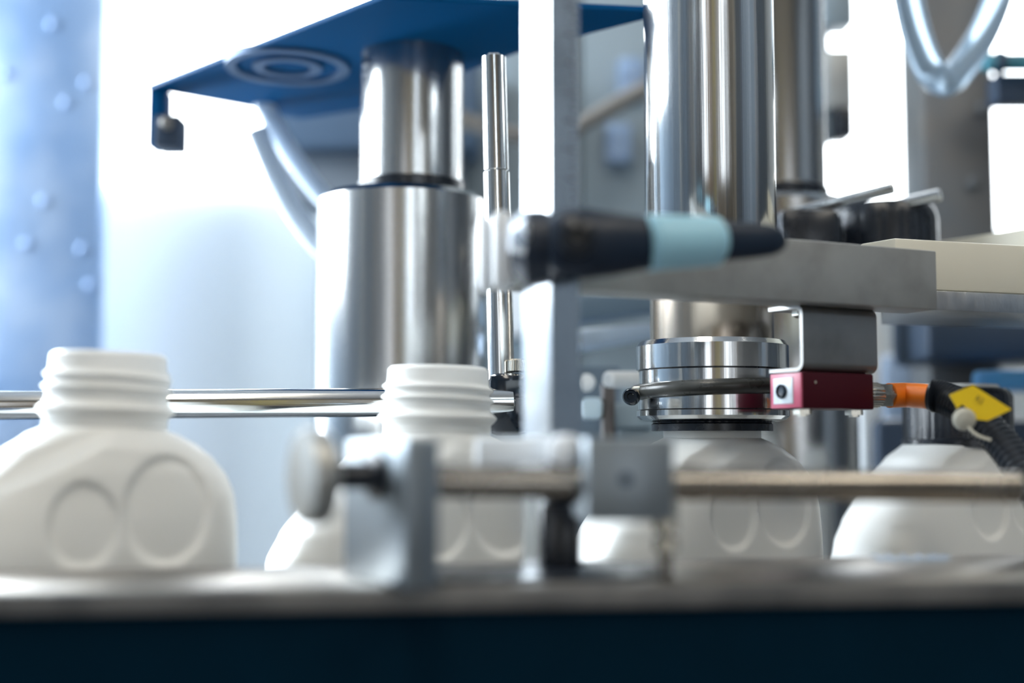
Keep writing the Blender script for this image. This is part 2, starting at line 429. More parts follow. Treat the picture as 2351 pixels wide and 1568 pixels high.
# clear hose loop, upper corner
t = thing('clear_hose', W(2150, 190, .84), 'looping clear plastic hose hanging in front of the bright window', 'hose')
path = catmull([W(2060, -160, .80), W(2082, -20, .80), W(2104, 80, .80), W(2136, 160, .80), W(2172, 186, .81), W(2212, 150, .82), W(2262, 70, .83), W(2300, -30, .84), W(2330, -160, .85)], 10)
obj('hose_wall', tube(B(), path, PX(35, .81), 24), HOSE, t)

for k, (pts, w_) in enumerate([([W(560, 130, .84), W(625, 280, .84), W(690, 385, .84), W(760, 470, .84), W(880, 590, .84)], 24),
                               ([W(590, 300, .82), W(640, 420, .82), W(690, 510, .82), W(760, 590, .82), W(860, 660, .82)], 25)]):
    tag(obj('pneumatic_hose', tube(B(), catmull(pts, 8), PX(w_, .83), 20), HOSEW), 'milky pneumatic hose, %s of the pair sloping behind the wide spindle' % ('upper' if k == 0 else 'lower'), 'hose', 'milky hoses behind the wide spindle')
path = catmull([W(1040, 268, .98), W(1100, 288, .98), W(1190, 312, .98), W(1290, 305, .98), W(1360, 272, .98), W(1430, 232, .98), W(1500, 195, .98), W(1620, 130, 1.0), W(1700, 80, 1.0985)], 8)
tag(obj('cable_hose', tube(B(), path, PX(21, .98), 18), BROWNH), 'dull grey brown hose crossing behind the ruled post', 'hose')

# ------------------------------------------------------------------ navy head plate overhead
zp = ZC + .221
t = thing('head_plate', (-.07, .75, zp), 'navy blue head plate overhead with round recesses on its underside', 'plate')
poly = [Wz(338, 205, zp), Wz(590, 250, zp), Wz(690, 274, zp), Wz(836, 252, zp), Wz(1200, 116, zp), Vector((.082, .656, zp)), Vector((-.064, .636, zp))]
obj('plate_body', prism(B(), [(p.x, p.y) for p in poly], zp, zp + .003, .0006), NAVY, t)
ctr = Wz(660, 150, zp)
RINGM = mat('grey_blue_ring', (.075, .14, .26), .45, .2)
for (r0, r1) in [(.036, .030), (.020, .014)]:
    obj('recess_ring', turn(B(), [(r1, -.0022), (r0, -.0022), (r0, .002), (r1, .002), (r1, -.0022)], ctr, (0, 0, 1), 48, caps=False), RINGM, t)
p = W(376, 275, .80)
t = thing('stop_bracket', p, 'small dark bracket hanging from the corner of the navy plate', 'bracket')
obj('bracket_arm', pxbox(338, 378, 200, 336, .80, .02, .001), NAVY, t)
obj('stop_block', pxbox(352, 413, 262, 338, .795, .022, .002), DARKM, t)
obj('bumper', turn(B(), [(.004, 0), (.004, .004), (.002, .006)], W(385, 285, .795), (0, -1, 0), 20), BROWNH, t)
tag(obj('drop_rod', cyl(B(), W(327, 235, .82), W(327, -260, .82), PX(8, .82), 12), NAVY), 'thin blue rod rising in front of the bright window', 'rod')

# ------------------------------------------------------------------ spindles
def spindle(name, xu, xl, Y, ru, rl, ystep, label, ztop, zbot):
    z1 = Z(ystep, Y)
    t = thing(name, (X(xl, Y), Y, zbot), label, 'spindle', 'steel capping spindles behind the bottles')
    obj('upper_sleeve', turn(B(), [(ru, z1 + .002), (ru, ztop)], (X(xu, Y), Y, 0), seg=96), STEEL_DULL, t)
    obj('seal_ring', turn(B(), [(ru - .001, z1 - .001), (ru + .0015, z1 + .001), (ru + .0015, z1 + PX(32, Y)), (ru - .001, z1 + PX(38, Y))], (X(xu, Y), Y, 0), seg=64), BLACK, t)
    obj('lower_sleeve', turn(B(), [(rl, zbot), (rl, z1 - .003), (rl - .003, z1)], (X(xl, Y), Y, 0), seg=96), STEEL_DULL, t)
    return t
spindle('capping_spindle', 942, 920, .73, .0289, .0474, 455, 'wide steel spindle rising to the navy plate behind the second bottle', zp, ZC - .13)
spindle('capping_spindle', 1797, 1797, .80, .0289, .0456, 470, 'steel spindle partly hidden behind the polished capping head', ZC + .33, ZC - .13)

# polished capping head in focus
Yh = .612; xh = X(1637, Yh)
t = thing('capping_chuck', (xh, Yh, Z(960, Yh)), 'polished steel capping head pressing a black cap onto a bottle', 'chuck')
k = Yh / F
def hz(py): return Z(py, Yh)
obj('outer_sleeve', turn(B(), [(149 * k, hz(560)), (151 * k, hz(556)), (151 * k, hz(-220))], (xh, Yh, 0), seg=128), STEEL, t)
obj('inner_shaft', turn(B(), [(141.5 * k, hz(800)), (141.5 * k, hz(556))], (xh, Yh, 0), seg=128), mat('brown_reflection_steel', (.40, .34, .28), .22, 1, .08, 220, .05, aniso=.6, stretch=(1, 1, .012), bump=.05), t)  # brown reflected surroundings put into the shaft's base colour
obj('collar', turn(B(), [(166 * k, hz(852)), (173.5 * k, hz(850)), (173.5 * k, hz(797)), (166 * k, hz(786)), (140 * k, hz(784))], (xh, Yh, 0), seg=128), STEEL, t, angle=15)
obj('middle_ring', turn(B(), [(140 * k, hz(850)), (140 * k, hz(884)), (168 * k, hz(884)), (168 * k, hz(850)), (140 * k, hz(850))], (xh, Yh, 0), seg=128, caps=False), STEEL, t)
obj('lower_ring', turn(B(), [(140 * k, hz(884)), (140 * k, hz(941)), (170 * k, hz(941)), (170 * k, hz(906)), (166 * k, hz(884)), (140 * k, hz(884))], (xh, Yh, 0), seg=128, caps=False), STEEL, t)
obj('base_flange', turn(B(), [(141 * k, hz(942)), (141 * k, hz(968)), (150 * k, hz(968)), (165 * k, hz(964)), (173.5 * k, hz(956)), (173.5 * k, hz(944)), (171 * k, hz(942)), (141 * k, hz(942))], (xh, Yh, 0), seg=128, caps=False), STEEL, t, angle=15)
bm = B()
obj('groove_line', turn(B(), [(165 * k, hz(850)), (165 * k, hz(853.5)), (168.8 * k, hz(853.5)), (168.8 * k, hz(850)), (165 * k, hz(850))], (xh, Yh, 0), seg=96, caps=False), BLACK, t)  # dark ring filling the groove so its line stands out
obj('groove_line', turn(B(), [(165 * k, hz(941)), (165 * k, hz(945)), (170.8 * k, hz(945)), (170.8 * k, hz(941)), (165 * k, hz(941))], (xh, Yh, 0), seg=96, caps=False), BLACK, t)
rp = 177 * k
path = [Vector((xh + rp * math.cos(a), Yh + rp * math.sin(a), hz(896) + (.0012 * math.cos(a + .4)))) for a in [2 * PI * i / 96 for i in range(97)]]
tube(bm, path, 16.5 * k, 18)
gr = obj('gripper_ring', bm, RUBBER, t)
pc = Vector((xh - 190 * k, Yh - .012, hz(914)))
sc = obj('clamp_screw', turn(B(), [(19 * k, 0), (19 * k, .004), (15 * k, .0055), (14 * k, .0045), (8 * k, .0045), (7 * k, .003)], pc, (-.25, -1, .05), 28), BLACK_GLOSS, gr)
obj('clip_band', box(B(), (xh - 172 * k, Yh - .006, hz(900)), .004, .010, .0022, r=.0008), NICKEL, gr)

# ------------------------------------------------------------------ bottles
HB = .137
ZB = ZC + .0322 - HB                        # belt level
def lerp_tab(tab, x):
    if x <= tab[0][0]: return tab[0][1]
    for (a, b), (c, d) in zip(tab, tab[1:]):
        if x <= c:
            q = (x - a) / (c - a); q = q * q * (3 - 2 * q) * .35 + q * .65
            return b + (d - b) * q
    return tab[-1][1]
def gauss(x, s): return math.exp(-(x / s) ** 2)
# distance below the rim -> extents along the bottle's width and its half thickness (m)
UL = [(.0285, .0236), (.031, .0285), (.038, .0375), (.050, .048), (.060, .056), (.070, .0625), (.080, .067), (.095, .070), (.137, .070)]
UR = [(.0285, .0236), (.030, .0275), (.034, .0345), (.0385, .0398), (.045, .0448), (.052, .0474), (.060, .0484), (.070, .0487), (.137, .0488)]
TT = [(.0285, .0236), (.031, .0262), (.036, .0287), (.045, .0305), (.060, .0315), (.137, .0318)]
NN = [(.0285, 2.0), (.033, 2.3), (.040, 2.8), (.055, 3.6), (.08, 4.4), (.137, 5.0)]
def section(n, hw, tt, SEG):
    D = 720
    pts = []
    for i in range(D + 1):
        a = 2 * PI * i / D
        # uniform in the angle of the point itself
        c, s_ = math.cos(a), math.sin(a)
        r = (abs(c / hw) ** n + abs(s_ / tt) ** n) ** (-1 / n)
        pts.append((r * c, r * s_))
    acc = [0]
    for i in range(D): acc.append(acc[-1] + math.hypot(pts[i + 1][0] - pts[i][0], pts[i + 1][1] - pts[i][1]))
    out = []; j = 0
    for k in range(SEG):
        g = acc[-1] * k / SEG
        while acc[j + 1] < g: j += 1
        f = (g - acc[j]) / (acc[j + 1] - acc[j])
        out.append((pts[j][0] + (pts[j + 1][0] - pts[j][0]) * f, pts[j][1] + (pts[j + 1][1] - pts[j][1]) * f))
    return out
def bottle_mesh():
    bm = B(); SEG = 240
    levels = [0.0, .0006] + [.0006 + i * .00055 for i in range(1, 52)]
    levels += [.0292 + i * .0011 for i in range(0, 94)]
    levels = [l for l in levels if l < HB - .004] + [HB - .004, HB - .0015, HB]
    rings = []
    for l in levels:
        ring = []
        if l > .0285:
            ul, ur, tt, nn = (lerp_tab(T, l) for T in (UL, UR, TT, NN))
            if l > HB - .004:
                f = 1 - .06 * ((l - (HB - .004)) / .004) ** 2
                ul *= f; ur *= f; tt *= f * .99
            mid = (ur - ul) / 2
            sec = section(nn, (ur + ul) / 2, tt, SEG)
        for s in range(SEG):
            a = 2 * PI * s / SEG
            ca, sa = math.cos(a), math.sin(a)
            if l <= .0285:
                ph = (a / (2 * PI)) % 1.0
                r = .0212 + .0014 * max(0, min(1, (l - .003) / .02))
                if l < .0012: r -= .0012 * (1 - l / .0012)
                pitch = .0045
                for q in range(2):
                    zc = .0072 + pitch * q + (pitch * .55) * ph
                    r += .0019 * gauss(l - zc, .0011)
                r += .0028 * max(0, 1 - abs(l - .0212) / .0028) ** .8 if abs(l - .0212) < .0028 else 0
                x, y = r * ca, r * sa
            else:
                x, y = mid + sec[s][0], sec[s][1]
                cr_ = .0285 + .025 * (max(0, .018 - x) / .054) ** 1.35     # crest of the front panel
                e = max(0, min(1, (l - cr_ + .008) / .014)); e = e * e * (3 - 2 * e)
                lim = .0236 + (.0325 - .0236) * e
                dd = max(0, cr_ - .004 - l); lim = max(.006, lim - dd * dd / (dd + .012) * .6)
                y = max(-lim, min(lim, y))
                if y < 0:
                    for (u0, z0, rx, rz) in ((-.010, .0625, .0115, .0145), (.0185, .0570, .0150, .0190)):
                        e = math.hypot((x - u0) / rx, (l - z0) / rz)
                        d = (1 - e) * rx / .0015
                        d = max(0, min(1, d * .5 + .5)); d = d * d * (3 - 2 * d)
                        y += .0022 * d * min(1, -y / .02)
            ring.append(bm.verts.new((x, y, HB - l)))
        rings.append(ring)
    for i in range(len(rings) - 1):
        for s in range(SEG):
            bm.faces.new((rings[i][s], rings[i][(s + 1) % SEG], rings[i + 1][(s + 1) % SEG], rings[i + 1][s]))
    bm.faces.new(rings[-1])
    # open mouth: inner wall
    prev = rings[0]
    for (r, l) in ((.0188, .0004), (.0185, .004), (.0185, .030)):
        cur = [bm.verts.new((r * math.cos(2 * PI * s / SEG), r * math.sin(2 * PI * s / SEG), HB - l)) for s in range(SEG)]
        for s in range(SEG): bm.faces.new((prev[s], cur[s], cur[(s + 1) % SEG], prev[(s + 1) % SEG]))
        prev = cur
    bm.faces.new(prev)
    return bm
def cap_mesh():
    bm = B()
    SEG = 180; R = .0272
    prof = [(R + .0009, 0), (R + .0009, .0035), (R + .0002, .0042), (R, .0050), (R, .026), (R - .001, .0285), (R - .003, .030)]
    turn(bm, prof, (0, 0, 0), seg=SEG, fn=lambda a, i: 1 + (.012 * (math.sin(a * 45) > .3) if 3 <= i <= 4 else 0))
    return bm
bottle_proto = None
YAW = math.radians(25.5)
BOT = [(222, .490, 'open white bottle at the start of the row, nearest the blue shroud', .0018, 1.6),
       (991, .548, 'open white bottle behind the front clamps, before the wide spindle', 0, 1.2),
       (1635, .612, 'white bottle under the capping head getting its black cap', -.0012, 0),
       (2200, .680, 'white bottle with black cap fully on, behind the black conduit', -.0015, 0)]
bm = bottle_mesh(); bmesh.ops.recalc_face_normals(bm, faces=bm.faces[:])
bme = bpy.data.meshes.new('bottle_body'); bm.to_mesh(bme); bm.free(); bme.materials.append(HDPE)
for p in bme.polygons: p.use_smooth = True
bme.set_sharp_from_angle(angle=math.radians(60))
bm = cap_mesh(); bmesh.ops.recalc_face_normals(bm, faces=bm.faces[:])
cme = bpy.data.meshes.new('cap'); bm.to_mesh(cme); bm.free(); cme.materials.append(BLACK)
for p in cme.polygons: p.use_smooth = True
cme.set_sharp_from_angle(angle=math.radians(30))
for (px, Y, lab, dz, lean) in BOT:
    r = thing('bottle', (X(px, Y), Y, ZB + dz), lab, 'bottle', 'white plastic bottles on the conveyor')
    r.rotation_euler = (0, math.radians(lean), YAW)
    b = bpy.data.objects.new('bottle_body', bme); COL.objects.link(b); b.parent = r
    if px == 1635 or px == 2200:
        c = bpy.data.objects.new('cap', cme); COL.objects.link(c); c.parent = r
        c['label'] = 'black ribbed cap'
        c.scale = (1, 1, .9 if px == 1635 else 1)
        c.location = (0, 0, (Z(990, Y) if px == 1635 else Z(1026, Y)) - (ZB + dz))

# conveyor under the bottles
cu = Vector((math.cos(YAW), math.sin(YAW), 0)); cn = Vector((math.sin(YAW), -math.cos(YAW), 0))
cc = Vector((X(1300, .58), .58, 0))
t = thing('conveyor', (cc.x, cc.y, 0), 'conveyor carrying the row of white bottles', 'conveyor')
cc = cc + cu * .11
obj('belt', box(B(), (cc.x, cc.y, ZB - .004), .42, .042, .003, YAW, r=.001), BELT, t)
for s in (-1, 1):
    obj('side_rail', box(B(), cc + cn * s * .047 + Vector((0, 0, ZB - .014)), .42, .004, .013, YAW, r=.001), ALU, t)
    for q in (-.36, .38):
        obj('leg', box(B(), cc + cn * s * .03 + cu * q + Vector((0, 0, (ZB - .028) / 2)), .012, .012, (ZB - .028) / 2, YAW, r=.002), DARKM, t)

# ------------------------------------------------------------------ steel side table and its dark cover
zt = ZC - .0417
t = thing('side_table', (0, .38, 0), 'worn steel side table edge with dark teal cover across the bottom', 'table')
fl, fr = Wz(-700, 1362, zt), Wz(3000, 1322, zt)
bl, br = Wz(-700, 1322, zt), Wz(3000, 1261, zt)
obj('table_top', prism(B(), [(fl.x, fl.y), (fr.x, fr.y), (br.x, br.y), (bl.x, bl.y)], zt - .0025, zt, .0008), TABLE, t)
LIP = mat('dark_table_lip', (.20, .195, .19), .5, .5, .25, 30, dirt=(.07, .075, .08), dirt_scale=25)
obj('front_lip', prism(B(), [(fl.x, fl.y - .0015), (fr.x, fr.y - .0015), (fr.x, fr.y + .004), (fl.x, fl.y + .004)], zt - .0075, zt - .0004, .0013), LIP, t)
cl, crr = fl + Vector((0, .001, 0)), fr + Vector((0, .001, 0))
obj('front_cover', prism(B(), [(cl.x, cl.y), (crr.x, crr.y), (crr.x, crr.y + .008), (cl.x, cl.y + .008)], .25, zt - .0076, .001), COVER, t)
for q, qy in ((-.24, .375), (.42, .425)):
    obj('leg', box(B(), (q, qy, (zt - .013) / 2), .012, .012, (zt - .013) / 2, r=.002), DARKM, t)

# scraps lying on the table
for (px, py, a, lx, lab) in [(2090, 1287, .1, .013, 'crumpled clear film scrap on the worn table under the capped bottle'),]:
    p = Wz(px, py, zt)
    bm = B()
    n = 10
    rows = []
    for j in range(3):
        rows.append([bm.verts.new((p.x + (i / n - .5) * 2 * lx, p.y + (j - 1) * .006, zt + .0004 + .0022 * abs(math.sin(i * 1.7 + j)) * (0.4 if j != 1 else 1))) for i in range(n + 1)])
    for j in range(2):
        for i in range(n): bm.faces.new((rows[j][i], rows[j][i + 1], rows[j + 1][i + 1], rows[j + 1][i]))
    bmesh.ops.solidify(bm, geom=bm.faces[:], thickness=.0004)
    tag(obj('film_scrap', bm, HOSEW), lab, 'scrap')

# ------------------------------------------------------------------ rod behind the bottles with its leaning stand
pr0, pr1 = W(-260, 932, .565), W(1180, 922, .605)
tag(obj('guide_rail', cyl(B(), pr0, pr1, PX(33.5, .585), 40, .001), ROD), 'polished round guide rail behind the first two bottle necks', 'rail')
ps0, ps1 = W(1154, 990, .618), W(1133, 128, .625)
t = thing('leaning_rod', ps0, 'upright steel rod leaning slightly, in front of the wide spindle', 'rod')
mid = ps0.lerp(ps1, .68)
obj('lower_length', cyl(B(), ps0, mid, PX(31, .62), 36), ROD, t)
obj('upper_length', cyl(B(), mid, ps1, PX(29.5, .62), 36, .0012), ROD, t)
pk = W(1165, 925, .606)
t = thing('cross_clamp', pk, 'glossy black cross clamp joining the guide rail to the leaning rod', 'clamp')
obj('clamp_body', pxbox(1120, 1215, 856, 1000, .600, .034, .004), BLACK_GLOSS, t)
obj('clamp_lobe', cyl(B(), W(1112, 925, .612), W(1150, 925, .612), PX(52, .61), 36, .0012), BLACK_GLOSS, t)
obj('knurled_screw', turn(B(), [(.0048, 0), (.0056, .0006), (.0056, .0055), (.0048, .0062)], (X(1194, .612), .612, Z(855, .612)), seg=96, fn=lambda a, i: 1 + .03 * (1 if math.sin(a * 36) > 0 else -1) if 0 < i < 3 else 1), NICKEL, t)
obj('split_line', box(B(), (X(1168, .6), .6, Z(911, .6)), PX(46, .6), .0006, .0004), BLACK, t)

# ------------------------------------------------------------------ ruled square post with clamp, lever and arm
Yp = .445
xp = X(1266, Yp)
t = thing('ruled_post', (xp, Yp, zt), 'square steel post with engraved scale standing on the side table', 'post')
ap = math.radians(-42)          # turn so that one face looks to the window
hp = .0122 / 2; hq = .0175 / 2; YP = math.radians(32)
obj('square_bar', box(B(), (xp, Yp, (zt + ZC + .30) / 2), hp, hq, (ZC + .30 - zt) / 2, YP, r=.0004, seg=1), mat('post_steel', (.50, .52, .54), .20, 1, .06, 40, .04, dirt=(.36, .38, .40), dirt_scale=30), t)
nf = Vector((math.sin(YP), -math.cos(YP), 0))
tf = Vector((math.cos(YP), math.sin(YP), 0))
SCALE = mat('engraved_mark', (.34, .36, .40), .4, .9)
for i in range(-2, 28):
    z = ZC + .150 - i * .0025 * 1.0
    big = (i % 4 == 0)
    bm = B()
    w_ = .0030 if big else .0016
    box(bm, Vector((xp, Yp, z)) + nf * (hq + .00005) + tf * (hp - .0012 - w_), w_, .00012, .00035 if not big else .0006, YP)
    obj('scale_mark', bm, SCALE, t, smooth=False)
obj('foot', pxbox(1238, 1332, 1150, 1335, .43, .03, .003), BLACK, t)

# arm: milled bar running away beside the row
A = Vector((X(1150, .470), .470)); Bp = Vector((X(2161, .56), .56))
ad = (Bp - A).normalized(); an = Vector((-ad.y, ad.x))
z_hi, z_lo = Z(576, .56), Z(711, .56)
t = thing('sensor_bar', (A.x, A.y, z_lo), 'milled grey aluminium bar clamped to the ruled post and carrying the sensor', 'bar')
pts = [A, Bp, Bp + an * .020, A + an * .020]
obj('bar_body', prism(B(), [(p.x, p.y) for p in pts], z_lo, z_hi, .0007), ALU, t)

Yc = .446
pcl = W(1250, 565, Yc)
t = thing('post_clamp', pcl, 'clamp on the ruled post with black lever and silver jaws', 'clamp')
obj('jaw', pxbox(1096, 1128, 492, 662, .452, .018, .0025, 0), mat('jaw_window_glare', (.84, .87, .90), .3), t)  # window reflection on both silver jaws put into a white colour
obj('jaw', pxbox(1130, 1176, 480, 655, .446, .020, .003, 0), mat('jaw_window_glare_wide', (.88, .90, .92), .3), t)
obj('clamp_body', cyl(B(), W(1172, 570, .442), W(1300, 566, .442), PX(86, .442), 40, .005), HANDLE, t)
obj('highlight_ring', cyl(B(), W(1170, 545, .436), W(1226, 545, .437), PX(62, .437), 40, .004), mat('pale_hub_highlight', (.70, .74, .80), .25, .8), t)  # pale ring added for the bright highlight on the hub
# lever: hub and tapering handle
bm = B()
lev = [(1262, 560, .428, 60), (1290, 560, .428, 78), (1340, 560, .429, 84), (1400, 560, .431, 76), (1480, 558, .435, 62), (1560, 556, .44, 54), (1640, 554, .445, 48), (1720, 552, .45, 43), (1770, 551, .453, 37), (1795, 551, .455, 24), (1803, 551, .456, 8)]
path = [W(a, b, c) for (a, b, c, d) in lev]
radii = [PX(d, c) for (a, b, c, d) in lev]
fine = catmull(path, 6)
def lr(i):
    q = i / 6; j = min(int(q), len(radii) - 2); f = q - j
    return radii[j] * (1 - f) + radii[j + 1] * f
tube(bm, fine, 1.0, 28, rf=lr, flat=(.62, 1))
lv = obj('lever_handle', bm, HANDLE, t)
obj('pivot_screw', turn(B(), [(.006, 0), (.006, .002), (.0035, .003), (.0035, .001), (.0005, .001)], W(1325, 545, .4185), (0, -1, .0), 24), BLACK, lv)
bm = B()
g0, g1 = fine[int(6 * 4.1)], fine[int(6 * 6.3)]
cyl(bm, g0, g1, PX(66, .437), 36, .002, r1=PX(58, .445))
obj('bright_patch_band', bm, PALE_BAND, lv)['label'] = 'pale blue band for a bright patch'  # made-up band in place of an unexplained bright patch on the lever

# ------------------------------------------------------------------ bracket, red sensor, cable
yb = math.radians(30)
u = Vector((math.cos(yb), math.sin(yb), 0)); n = Vector((math.sin(yb), -math.cos(yb), 0))
Ys = .540
c0 = Vector((X(1847, Ys), Ys, 0))
zt_b, zb_b = Z(697, Ys), Z(852, Ys)
th_ = .0016; fl_ = .021
def arc(cx, cz, r, a0, a1, k=5):
    return [(cx + r * math.cos(a0 + (a1 - a0) * i / k), cz + r * math.sin(a0 + (a1 - a0) * i / k)) for i in range(k + 1)]
ro = .004; ri = ro - th_
# profile in (distance along n, height): web at n = 0, flanges go to n = -fl_
pf = [(-fl_, zt_b)] + arc(-ro, zt_b - ro, ro, PI / 2, 0) + arc(-ro, zb_b + ro, ro, 0, -PI / 2) + [(-fl_, zb_b)]
pf += [(-fl_, zb_b + th_)] + arc(-ro, zb_b + ro, ri, -PI / 2, 0) + arc(-ro, zt_b - ro, ri, 0, PI / 2) + [(-fl_, zt_b - th_)]
t = thing('sensor_bracket', (c0.x, c0.y, zb_b), 'bent steel channel bracket hanging under the milled bar', 'bracket')
obj('channel', sweep(B(), [n * a + Vector((0, 0, b)) for a, b in pf], u, .0425, c0), BRACKET, t)
obj('bolt', turn(B(), [(.0035, 0), (.0035, .002), (.002, .003)], c0 + u * .010 - n * .012 + Vector((0, 0, zt_b - th_)), (0, 0, -1), 6), NICKEL, t)

s0 = c0 - u * .0005 + n * .0003
zs_hi, zs_lo = zb_b - .0002, Z(938, Ys)
LS, WS = .0402, .0195
t = thing('photo_sensor', (s0.x, s0.y, zs_lo), 'dark red photoelectric sensor under the bent bracket', 'sensor')
sc_ = s0 + u * LS / 2 - n * WS / 2; hs = (zs_hi - zs_lo) / 2; zm = (zs_hi + zs_lo) / 2
obj('housing', box(B(), (sc_.x, sc_.y, zm), LS / 2, WS / 2, hs, yb, r=.0007), RED, t)
e0 = s0 - n * WS / 2
w_ = obj('window_rim', box(B(), Vector((e0.x, e0.y, zm)) - u * .0003, .0006, WS / 2 * .96, hs * .95, yb, r=.0003), PINK, t)
obj('sensor_face', box(B(), Vector((e0.x, e0.y, zm)) - u * .0008 - n * .0012, .0005, WS / 2 * .62, hs * .72, yb, r=.0003), LENSW, w_)
obj('lens', turn(B(), [(.0030, 0), (.0030, .0008), (.0022, .0012), (.0018, .0006)], Vector((e0.x, e0.y, zm - .0002)) - u * .0012 - n * .0018, -u, 24), BLACK_GLOSS, w_)
for q in (.006, LS - .005):
    b_ = obj('nut', turn(B(), [(.0040, 0), (.0040, .0022), (.0022, .0022), (.0022, .003)], Vector((0, 0, zs_lo)) + s0 + u * q - n * .007, (0, 0, -1), 6), NICKEL, t)
obj('rating_dot', turn(B(), [(.0006, 0), (.0004, .0002)], s0 + u * .007 + Vector((0, 0, zs_hi - .0042)), n, 12), TIE, t)
e1 = Vector((s0.x, s0.y, Z(905, Ys + .02))) + u * LS - n * .0078
rn = PX(29, .563)
cu_ = obj('connector', turn(B(), [(rn * .86, -.001), (rn, 0), (rn, .0095), (rn * .9, .0097)], e1, u, 72, fn=lambda a, i: 1 + .025 * (1 if math.sin(a * 24) > 0 else -1) if i in (1, 2) else 1), NICKEL, t)
obj('hex_nut', turn(B(), [(rn * 1.02, .0097), (rn * 1.02, .016), (rn * .85, .0182)], e1, u, 6), NICKEL, cu_)
q0 = e1 + u * .0170
cab = catmull([q0, W(2080, 907, .578), W(2115, 909, .571), W(2160, 914, .560)], 6)
obj('cable', tube(B(), cab, PX(29, .565), 24), ORANGE, t)['label'] = 'bright orange cable'

pth = catmull([W(2136, 909, .560), W(2170, 914, .556), W(2225, 945, .546), W(2290, 1005, .534), W(2350, 1085, .522), W(2410, 1180, .512), W(2480, 1330, .50)], 22)
t = thing('corrugated_conduit', pth[0], 'black corrugated conduit swallowing the orange cable', 'conduit')
obj('conduit_tube', tube(B(), pth, PX(37, .55), 26, rf=lambda i: 1 + .05 * math.sin(i * PI / 1.5) if i > 3 else .93 + .02 * i), CONDUIT, t)

# yellow tag and tie on the conduit
tg = [(2181, 906), (2234, 884), (2323, 940), (2268, 966), (2240, 963), (2226, 942), (2210, 928), (2198, 937)]
Yt = .524
t = thing('cable_tag', W(2250, 925, Yt), 'yellow plastic marker tag tied on the black conduit', 'tag')
bm = B()
fv = [bm.verts.new(W(a, b, Yt + (a - 2250) * -.00003)) for a, b in tg]
bk = [bm.verts.new(v.co + Vector((.0002, .0016, 0))) for v in fv]
ff = bm.faces.new(fv); bm.faces.new(bk[::-1])
for i in range(len(fv)): bm.faces.new((fv[i], bk[i], bk[(i + 1) % len(fv)], fv[(i + 1) % len(fv)]))
tp = obj('tag_plate', bm, YELLOW, t)
tc_ = bpy.data.curves.new('tag_print', 'FONT'); tc_.body = 'R2'; tc_.size = .0032; tc_.extrude = .00008; tc_.align_x = 'CENTER'; tc_.align_y = 'CENTER'
tc_.materials.append(PRINT)
tmp = bpy.data.objects.new('printed_code_outline', tc_); COL.objects.link(tmp)
bpy.context.view_layer.update()
tme = bpy.data.meshes.new_from_object(tmp.evaluated_get(bpy.context.evaluated_depsgraph_get()))
bpy.data.objects.remove(tmp)
to = bpy.data.objects.new('printed_code', tme); COL.objects.link(to)
wp = W(2249, 918, Yt - .0005)
to.parent = t; to.location = wp - Vector(t['_w']); to.rotation_euler = (PI / 2, math.radians(33), 0)
t = thing('cable_tie', W(2215, 965, .525), 'natural nylon cable tie holding the yellow tag', 'tie')
bm = B(); turn(bm, [(.0028, -.003), (.0043, -.0015), (.0047, .001), (.0036, .003), (.0012, .0038)], W(2213, 962, .526), (-.2, -1, -.2), 20)
obj('tie_head', bm, TIE, t)
obj('tie_tail', tube(B(), catmull([W(2222, 975, .524), W(2232, 990, .522), W(2250, 1002, .521), W(2275, 1010, .520)], 6), .0009, 10, flat=(1, .5)), TIE, t)

# ------------------------------------------------------------------ cream guide bars
Y1, Y2 = .583, .612
zc_hi, zc_lo = Z(546, Y1), Z(662, Y1)
t = thing('cream_guide', (X(2200, .6), .6, zc_lo), 'cream plastic guide bar beyond the milled bar, lying on a scratched metal strip', 'guide bar')
pp = [(X(1985, .600), .600), (X(2066, Y1), Y1), (X(2620, .625), .625), (X(2620, .70), .70), (X(1985, .66), .66)]
obj('guide_block', prism(B(), pp, zc_lo, zc_hi, .0012), CREAM, t)
obj('metal_strip', prism(B(), [(X(2030, .60), .60), (X(2066, Y1 - .001), Y1 - .001), (X(2620, .625), .625), (X(2620, .70), .70), (X(2030, .66), .66)], Z(709, Y1), zc_lo - .0003, .0004), ALU_SCRATCH, t)['label'] = 'scratched metal strip'
pp = [(X(2150, .74), .74), (X(2400, .68), .68), (X(2700, .66), .66), (X(2700, .80), .80), (X(2150, .80), .80)]
tag(obj('rear_guide', prism(B(), pp, Z(640, .74), Z(558, .74), .0012), CREAM), 'second cream guide bar peeking out behind the first', 'guide bar')

# ------------------------------------------------------------------ black star knob with steel rods
Yk = .74
t = thing('fluted_knob', (X(2038, Yk), Yk, Z(600, Yk)), 'large black fluted knob behind the milled bar', 'knob')
Rk = PX(123, Yk)
z0 = Z(600, Yk)
prof = [(Rk, 0), (Rk, Z(510, Yk) - z0), (Rk * .985, Z(500, Yk) - z0), (Rk * .95, Z(486, Yk) - z0), (Rk * .90, Z(478, Yk) - z0)]
obj('knob_body', turn(B(), prof, (X(2038, Yk), Yk, z0), seg=160, fn=lambda a, i: 1 - .018 * (1 if math.sin(a * 16) > .6 else 0) if i <= 2 else 1), BLACK, t)
t = tag(obj('valve_block', pxbox(1790, 1936, 474, 600, .695, .04, .006), BLACK), 'matt black block between the capping head and the fluted knob', 'block')
ra, rb = W(1800, 494, .72), W(2052, 432, .685)
tag(obj('handle_rod', cyl(B(), ra, rb, PX(13.5, .69), 28, .0006), ROD), 'short steel rod reaching up toward the bright window', 'rod', 'steel rods over the fluted knob')
ra, rb = W(1930, 500, .735), W(2160, 447, .705)
tag(obj('handle_rod', cyl(B(), ra, rb, PX(14, .71), 28, .0006), ROD), 'short steel rod lying across the top of the fluted knob', 'rod', 'steel rods over the fluted knob')

